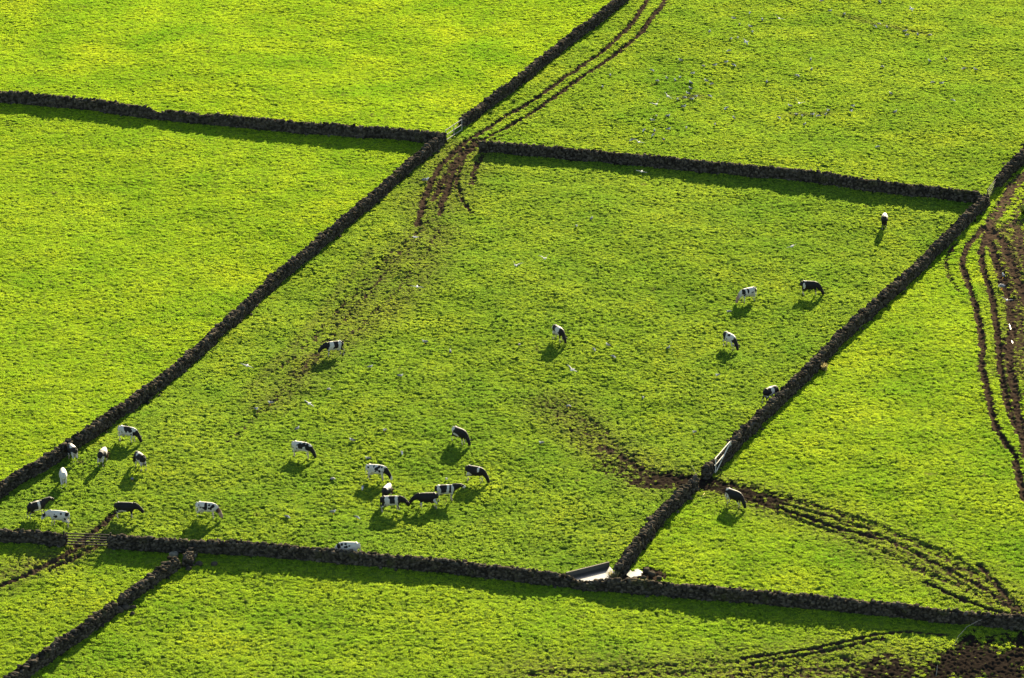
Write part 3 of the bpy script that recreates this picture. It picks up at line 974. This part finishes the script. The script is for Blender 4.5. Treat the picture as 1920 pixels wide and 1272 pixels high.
cow(706, 901, -14, 'graze', 'W', [NECKB, (1.15, .6, .2, .3, 0, 1.), (.1, 1.12, .17, .18, 0, 1.), (.3, 1.3, .1, .1, 0, 1.), (.36, .95, .1, .12, 0, 1.), (-.15, 1.3, .08, .08, 0, 1.)],
    "white cow with black neck and small black side spot, above the huddle of four", seed=11)
cow(726, 940, 74, 'graze', 'B', [(.1, 1.35, .75, .16, 0, 0.), (.4, 1.1, .3, .3, 1, 0.)], brown_head=.3,
    label="cow with pale topline seen from behind, half hidden behind the patched cow", seed=12)
cow(734, 960, 2, 'low', 'B', [(-.38, 1.05, .20, .45, 0, 0.), (.42, 1.1, .12, .5, 0, 0.), (.0, .68, .6, .14, 0, 0.)],
    "black and white banded cow facing right, front left of the huddle", seed=13)
cow(801, 954, 186, 'low', 'B', [(-.75, .72, .2, .2, 0, 0.)], "all black cow facing left, nose to nose with the banded cow", seed=14)
cow(836, 939, 4, 'level', 'B', [(-.62, .95, .16, .5, 0, 0.), (.17, 1.15, .10, .5, 0, 0.), (.55, 1.1, .1, .4, 0, 0.), (1.6, 1.15, .16, .2, 0, 0.), (0, .68, .6, .12, 0, 0.)],
    "patched cow with level head and white muzzle facing right, rightmost of the huddle", seed=15)
cow(862, 832, -48, 'graze', 'B', [(-.75, 1.2, .25, .3, 0, 0.), (-.2, .78, .35, .16, 0, 0.)],
    "black cow with white rump grazing towards the lower right, uppermost in the lower middle", seed=16)
cow(891, 904, -28, 'graze', 'B', [(.42, 1.25, .10, .18, 0, 0.), (-.55, .68, .3, .14, 0, 0.)],
    "black cow with small white shoulder mark grazing on the right of the huddle", seed=17)
cow(626, 668, 202, 'low', 'B', [(.30, 1.1, .20, .5, 0, 0.), (-.5, 1.0, .13, .5, 0, 0.), (0, .68, .6, .12, 0, 0.)],
    "black and white banded cow facing left, alone beside bare soil in mid meadow", seed=18)
cow(1047, 640, -60, 'graze', 'B', [(.2, 1.25, .3, .3, 0, 0.), (-.1, .75, .6, .2, 0, 0.), (-.8, 1.0, .14, .4, 0, 0.)],
    "small looking black and white cow grazing alone in the centre of the meadow", seed=19)
cow(1368, 653, -58, 'graze', 'W', [HEADB, NECKB, (-.55, 1.1, .3, .3, 0, 1.), (.1, 1.32, .12, .1, 0, 1.)],
    "white middled cow with black rump and head, below the pair in the right meadow", seed=20)
cow(1402, 567, 212, 'graze', 'W', [(.62, 1.15, .16, .3, 0, 1.), (.15, 1.2, .1, .25, 0, 1.), (-.75, 1.15, .12, .18, 0, 1.)], brown_head=.8,
    label="white and brown cow turned away from the black one, left of the upper right pair", seed=21)
cow(1518, 554, -12, 'graze', 'B', [(-.5, 1.0, .10, .3, -1, 0.), (-.4, 1.42, .1, .08, 0, 0.)],
    "big black cow grazing, right of the upper right pair", seed=22)
cow(1658, 428, 84, 'graze', 'B', [(.45, 1.3, .6, .4, 0, 0.)], "white shouldered black cow seen end on, highest up the meadow near the right wall", seed=23)
cow(1444, 754, 48, 'graze', 'B', [(.0, 1.1, .2, .5, 0, 0.), (-.1, .72, .6, .16, 0, 0.)], brown_head=.3,
    label="black and white cow half hidden behind the long right wall", seed=24)
cow(1376, 949, -46, 'graze', 'B', [(-.75, 1.38, .22, .12, 0, 0.), (-.65, .72, .3, .3, 0, 0.)],
    "black cow grazing at the muddy gateway, alone in the right hand meadow", seed=25)
cow(654, 1047, 178, 'graze', 'W', [(.55, 1.25, .12, .12, 0, 1.), (.25, 1.3, .12, .08, 0, 1.), (.15, 1.1, .1, .1, 0, 1.), (.8, 1.1, .15, .2, 0, 1.)],
    "white cow with small black spots showing only its back over the lower wall", seed=26)

# ------------------------------------------------------------------ gulls
def gull_mat():
    m, nt, out, N = lmat("gull_plumage")
    L = nt.links.new
    a = N("ShaderNodeAttribute", attribute_name="grey")
    c = ramp(N, [(0, (.55, .53, .49)), (.5, (.15, .15, .155)), (.8, (.02, .02, .022)), (1, (.55, .33, .04))])
    L(a.outputs['Fac'], c.inputs[0])
    d = N("ShaderNodeBsdfDiffuse"); t = N("ShaderNodeBsdfTranslucent")
    L(c.outputs[0], d.inputs[0]); L(c.outputs[0], t.inputs[0])
    mx = N("ShaderNodeMixShader"); mx.inputs[0].default_value = .2
    L(d.outputs[0], mx.inputs[1]); L(t.outputs[0], mx.inputs[2])
    L(mx.outputs[0], out.inputs[0])
    return m
GULL = gull_mat()

def gull_mesh(kind, flap=0.3):
    parts, grey = [], []
    def add(vf, gf):
        parts.append(vf)
        grey.extend(gf(np.array(v)) if callable(gf) else gf for v in vf[0])
    fly = kind == 'fly'
    z0 = 0 if fly else .24
    tilt = .0 if fly else (.12 if kind == 'stand' else -.12)
    B = [(-.30, .015, .03), (-.22, .05, .045), (-.10, .085, .08), (.04, .095, .095), (.13, .075, .08), (.17, .04, .05)]
    add(tube([(x, 0, z0 + x * tilt) for x, _, _ in B], [(b, c) for _, b, c in B], 10),
        (lambda v: .75 if v[0] < -.26 else (.5 if (v[2] > z0 - .02 + v[0] * tilt and v[0] < .09 and not fly) else 0.)))
    if fly:
        hp = [(.13, 0, .01), (.20, 0, .025), (.26, 0, .015), (.29, 0, .005)]
    elif kind == 'stand':
        hp = [(.10, 0, z0 + .02), (.16, 0, z0 + .10), (.20, 0, z0 + .14), (.255, 0, z0 + .125)]
    else:
        hp = [(.12, 0, z0 - .02), (.20, 0, z0 - .06), (.25, 0, z0 - .11), (.28, 0, z0 - .15)]
    add(tube(hp, [.06, .05, .052, .02], 8), 0.)
    h = np.array(hp[-1]); d = h - np.array(hp[-2]); d /= np.linalg.norm(d)
    add(tube([h, h + d * .05 + (0, 0, -.005)], [.014, .006], 6), 1.)
    if fly:
        for s in (-1, 1):
            sec = [(.0, .06, .17), (.18, .07 + flap * .14, .16), (.36, .03 + flap * .20, .13), (.52, -.06 + flap * .20, .09), (.66, -.16 + flap * .17, .03)]
            V, F = [], []
            for yy, zz_x, chd in sec:
                zz = flap * (.55 * yy if yy < .36 else .2 + .25 * (yy - .36))
                xx = .08 if yy < .2 else .10 - (yy - .2) * .35
                V += [(xx, s * (yy + .03), zz), (xx - chd * .4, s * (yy + .03), zz + .018), (xx - chd, s * (yy + .03), zz - .004), (xx - chd * .4, s * (yy + .03), zz - .010)]
            for i in range(len(sec) - 1):
                for k in range(4):
                    F.append((i * 4 + k, i * 4 + (k + 1) % 4, i * 4 + 4 + (k + 1) % 4, i * 4 + 4 + k))
            F += [(3, 2, 1, 0), tuple(len(V) - 4 + k for k in range(4))]
            add((V, F), (lambda v: .75 if abs(v[1]) > .6 else (.28 if abs(v[1]) > .05 else 0.)))
    else:
        for s in (-1, 1):
            add(tube([(-.36, s * .03, z0 - .01 - .3 * tilt), (-.2, s * .075, z0 + .02), (0, s * .095, z0 + .03), (.09, s * .08, z0 + .02)],
                     [(.01, .02), (.022, .05), (.025, .065), (.012, .03)], 8), (lambda v: .78 if v[0] < -.27 else .5))
            add(tube([(0, s * .035, z0 - .06), (.01, s * .035, .1), (0, s * .035, 0)], [.012, .009, .009], 6), 1.)
            add(tube([(-.01, s * .035, .008), (.06, s * .04, .005)], [.012, .02], 6), 1.)
    V, F = merge(parts)
    me = bpy.data.meshes.new("gull")
    me.from_pydata([tuple(v) for v in V], [], F)
    a = me.attributes.new('grey', 'FLOAT', 'POINT')
    a.data.foreach_set('value', np.array(grey, np.float32))
    me.polygons.foreach_set('use_smooth', np.ones(len(me.polygons), bool))
    me.materials.append(GULL)
    return me

G_ST, G_PK = gull_mesh('stand'), gull_mesh('peck')
G_FL = [gull_mesh('fly', f) for f in (.15, .8, 1.6, -.4)]

def gull(px, py, me, label, alt=0., head=None, bank=0., group=None, size=.98):
    # alt: height above the meadow; the bird is placed where it stands in the air
    if alt:
        dx, dy = (px - 960.) / FPX, -(py - 636.) / FPX
        d = np.array([dx, math.cos(PITCH) + dy * math.sin(PITCH), -math.sin(PITCH) + dy * math.cos(PITCH)])
        t = (alt - CAM[2]) / d[2]
        p = CAM + d * t
    else:
        p = gz(px, py + 3)
    o = bpy.data.objects.new("gull", me)
    COL.objects.link(o)
    o.location = tuple(p)
    o.rotation_euler = (bank, 0, R(random.uniform(0, 360) if head is None else head))
    o.scale = (size * random.uniform(.92, 1.08),) * 3
    return tag(o, label, "gull", group)

def gm_():
    return G_ST if random.random() < .62 else G_PK

Z1 = [(1440, 115), (1297, 165), (1550, 178), (1350, 215), (1443, 237), (1463, 285), (1085, 285), (1275, 345), (1335, 335), (1255, 450), (828, 535), (1030, 585), (1133, 578), (1232, 552), (1300, 578), (577, 622), (937, 652), (825, 685), (708, 693), (780, 712), (625, 718), (918, 735), (1103, 743), (1055, 718), (915, 785), (895, 830), (868, 862), (965, 855), (1088, 850), (930, 880), (803, 878), (858, 945), (1230, 960), (1590, 728), (1860, 670), (1795, 938), (1850, 1015), (1700, 1045), (1300, 1045), (1133, 1100), (880, 1130), (722, 1145), (718, 1028), (615, 1027), (580, 1065), (598, 1160), (505, 1155), (585, 1195), (680, 1235), (140, 768), (208, 668), (397, 1240)]
Z2 = [(435, 85), (543, 110), (810, 185), (780, 205), (870, 210), (1010, 240), (1025, 270), (1105, 270), (1200, 270), (285, 460), (292, 535), (183, 580), (1195, 470), (1320, 455), (1458, 525), (1548, 535), (835, 512), (1220, 632), (1290, 640), (898, 718), (1375, 770), (220, 890), (300, 880), (345, 892), (400, 880), (420, 850), (175, 880), (240, 955), (610, 815), (597, 855), (933, 862), (800, 1125), (368, 8), (815, 12)]
for x, y in Z1:
    gull(1100 + x / 4.71, y / 4.71, gm_(), "small grey gull on the grass in the loose flock right of the twin ruts", group="gull flock beside the twin ruts")
for x, y in Z2:
    gull(1450 + x / 4.085, y / 4.085, gm_(), "small grey gull on the grass in the scattered flock towards the upper right corner", group="gull flock towards the upper right corner")
Z3 = [(960 + x / 3, 560 + y / 3) for x, y in ((42, 262), (462, 288), (540, 265), (880, 280), (570, 328), (738, 560), (318, 608), (1025, 755), (165, 815), (1220, 75), (1155, 435))]
for x, y in Z3 + [(1081, 425), (1109, 411)]:
    gull(x, y, gm_(), "small gull standing on grass in the right half of the cow meadow", group="gulls standing in the right half of the cow meadow")
Z4 = [(480 + x / 3.975, 760 + y / 3.975) for x, y in ((308, 180), (715, 265), (960, 190), (1088, 360), (833, 400), (572, 555), (795, 620), (575, 800), (755, 840), (235, 835), (1420, 555))]
for x, y in Z4 + [(248, 900)]:
    gull(x, y, gm_(), "small gull standing on grass among the lower cows", group="gulls standing among the lower cows")
Z5 = [(400 + x / 3.533, 420 + y / 3.533) for x, y in ((1400, 785), (1570, 850), (1040, 950), (1240, 1010), (765, 1100), (380, 1190), (285, 1230))]
for x, y in Z5:
    gull(x, y, gm_(), "small gull standing on grass in the left middle of the cow meadow", group="gulls standing in the left middle of the cow meadow")
FLY = [
    (1461, 35, 1, 100, .5, 3, "bright white gull in flight, highest bird over the upper right meadow"),
    (1399, 79, 0, 20, .3, 3, "white gull gliding low over the flock right of the twin ruts"),
    (1252, 181, 1, 60, .6, 1.2, "bright white gull with lifted wings amid the flock"),
    (1231, 196, 2, 70, -.5, 2, "grey gull with wings raised, left of the flock centre"),
    (1498, 194, 2, 90, .4, 1.5, "white gull with steeply raised wing above the row of gulls"),
    (1198, 267, 1, 70, .3, 2, "white gull with V shaped wings just above the middle wall"),
    (1709, 17, 0, 10, .2, 3, "pale gull gliding near the top edge, upper right"),
    (1203, 322, 0, 80, .15, 3, "white gull gliding across the dark shadow of the middle wall"),
    (1485, 462, 0, 50, -.5, 3, "white gull gliding towards the lower right, above the upper right pair of cows"),
    (967, 498, 2, 120, .4, 3, "white gull with one dark raised wing over the upper middle of the cow meadow"),
    (1022, 485, 2, 60, -.3, 3, "small pale gull with raised wings, right of its neighbour over the cow meadow"),
    (782, 538, 0, 88, .1, 3, "pale gull gliding level over worn ground left of centre"),
    (463, 686, 0, 75, .25, 4, "white gull gliding near the left wall, left of the lone banded cow"),
    (580, 757, 0, 60, .4, 3, "thin white gull gliding over the left middle of the meadow"),
    (1073, 694, 1, 45, .3, 3, "white gull with angled wings, below the lone centre cow"),
    (1888, 563, 1, 80, .2, 1, "white gull with spread wings over the right hand ruts"),
    (778, 445, 0, 150, .3, 2, "thin pale gull gliding below the muddy fan of ruts"),
]
for x, y, m, hd, bk, al, lb in FLY:
    gull(x, y, G_FL[m], lb, al, hd, bk, "gulls in flight over the meadows")
gull(798, 340, G_ST, "bright white gull standing on grass beside the ruts near the corner gate", head=0, size=1.5)
gull(1881, 519, G_ST, "white gull standing between ruts at the right edge, upper of two", head=100, size=1.2)
gull(1878, 541, G_PK, "larger white gull pecking between ruts at the right edge, lower of two", head=120, size=1.7)

# ------------------------------------------------------------------ boulders, canes, plants
for px, py, r, lb in ((326, 1046, .34, "pale boulder on top of the tumbled wall end, left of the stub wall"),
                      (361, 1046, .34, "pale rounded boulder leaning on the stub of wall below the long wall")):
    boulder(px, py, r, lb, STONE_PALE, .95)
for px, py, r, lb in ((1212, 1072, .28, "dark stone right of the puddle beside the water tank, upper one"),
                      (1222, 1080, .33, "larger dark stone right of the puddle beside the water tank"),
                      (1206, 1086, .25, "dark stone on the near side of the puddle by the water tank"),
                      (1236, 1086, .22, "outermost small dark stone in the mud right of the puddle")):
    boulder(px, py, r, lb)
for px, py, r, lb in ((350, 1060, .42, "large dark fallen boulder between the stub wall and the next wall piece"),
                      (373, 1060, .30, "dark boulder on the grass right of the stub wall"),
                      (354, 1069, .26, "small dark boulder at the foot of the tumbled heap"),
                      (402, 1060, .24, "lone dark stone in grass a little right of the tumbled heap"),
                      (222, 1147, .40, "large dark boulder filling the gap in the lower left wall"),
                      (236, 1143, .34, "dark boulder spilled right from the gap in the lower left wall"),
                      (249, 1141, .24, "small dark stone on grass just right of the wall gap"),
                      (248, 1153, .22, "small dark stone below the wall gap, lowest of the spill")):
    boulder(px, py, r, lb)

def cane(pts, name, label, r=.035, mat=STRAW, cat="stake"):
    b = np.array(gz(*pts[0][:2]))
    P = []
    for (px, py, z) in pts:
        q = g(px, py)
        P.append((q[0] - b[0], q[1] - b[1], z))
    o = mk(name, *tube(P, [r] * (len(P) - 1) + [r * .6], 8), mat, smooth=True)
    o.location = b
    return tag(o, label, cat)
cane([(1309, 898, 0), (1304, 898, .5), (1297, 898, 1.25)], "fence_stake", "thin yellow stake leaning left at the muddy gateway")
cane([(1303, 893, .1), (1312, 893, .5)], "wooden_stick", "short yellow stick crossing the leaning stake at the gateway", .03)
cane([(1315, 935, .0), (1321, 930, .25)], "wooden_stick", "short yellow stick on grass below the muddy gateway", .03)
cane([(1788, 1211, 0), (1797, 1206, .6), (1812, 1206, 1.4), (1830, 1206, 1.85), (1837, 1208, 2.05)], "bare_stalk", "tall thin bare stalk arching over the shaded lower wall", .016, GREY_WOOD, "stalk")
cane([(1755, 1270, 0), (1756, 1270, .5), (1757, 1270, 1.0)], "fence_stake", "thin grey stake upright in the muddy lower right corner", .022, GREY_WOOD)

def leaf_mat(name, a, b):
    m, nt, out, N = lmat(name)
    geo = N("ShaderNodeNewGeometry")
    c = mixc(N, nt, geo.outputs['Random Per Island'], a, b)
    d = N("ShaderNodeBsdfDiffuse"); t = N("ShaderNodeBsdfTranslucent")
    nt.links.new(c, d.inputs[0]); nt.links.new(c, t.inputs[0])
    mx = N("ShaderNodeMixShader"); mx.inputs[0].default_value = .4
    nt.links.new(d.outputs[0], mx.inputs[1]); nt.links.new(t.outputs[0], mx.inputs[2])
    nt.links.new(mx.outputs[0], out.inputs[0])
    return m
DRYLEAF = leaf_mat("dry_straw_foliage", (.12, .10, .04), (.26, .22, .10))
DARKLEAF = leaf_mat("dark_rush_foliage", (.02, .035, .008), (.05, .075, .015))

def clump(px, py, r, h, n, mat, name, label):
    V, F = [], []
    for i in range(n):
        a, rr = random.random() * 6.283, r * math.sqrt(random.random()) * .6
        bx, by = rr * math.cos(a), rr * math.sin(a)
        a2 = a + random.uniform(-.8, .8)
        ln = random.uniform(.5, 1) * h
        out_ = random.uniform(.1, .8) * r
        wd = random.uniform(.012, .03)
        sx, sy = -math.sin(a2) * wd, math.cos(a2) * wd
        b0 = len(V)
        for f in (0, .5, .85):
            ox, oy = math.cos(a2) * out_ * f * f, math.sin(a2) * out_ * f * f
            V += [(bx + ox - sx * (1 - .4 * f), by + oy - sy * (1 - .4 * f), ln * f), (bx + ox + sx * (1 - .4 * f), by + oy + sy * (1 - .4 * f), ln * f)]
        V.append((bx + math.cos(a2) * out_, by + math.sin(a2) * out_, ln * .95))
        F += [(b0, b0 + 1, b0 + 3, b0 + 2), (b0 + 2, b0 + 3, b0 + 5, b0 + 4), (b0 + 4, b0 + 5, b0 + 6)]
    o = mk(name, V, F, mat)
    o.location = gz(px, py)
    return tag(o, label, "plant")
clump(1545, 694, .45, .7, 160, DRYLEAF, "dry_shrub", "straw coloured dry shrub at the foot of the long right wall")
clump(1150, 1086, .6, .85, 190, DRYLEAF, "dry_shrub", "straw coloured weeds growing on the wall end beside the water tank")
clump(921, 214, .4, .5, 120, DARKLEAF, "rush_clump", "dark rush clump beside the upper wall, right of the corner gate")
clump(963, 192, .35, .4, 100, DARKLEAF, "rush_clump", "small dark rush clump between the upper wall and the twin ruts")
clump(1925, 402, .9, 1.1, 300, DARKLEAF, "rush_clump", "dark bushy clump cut by the right edge beside the upper track")
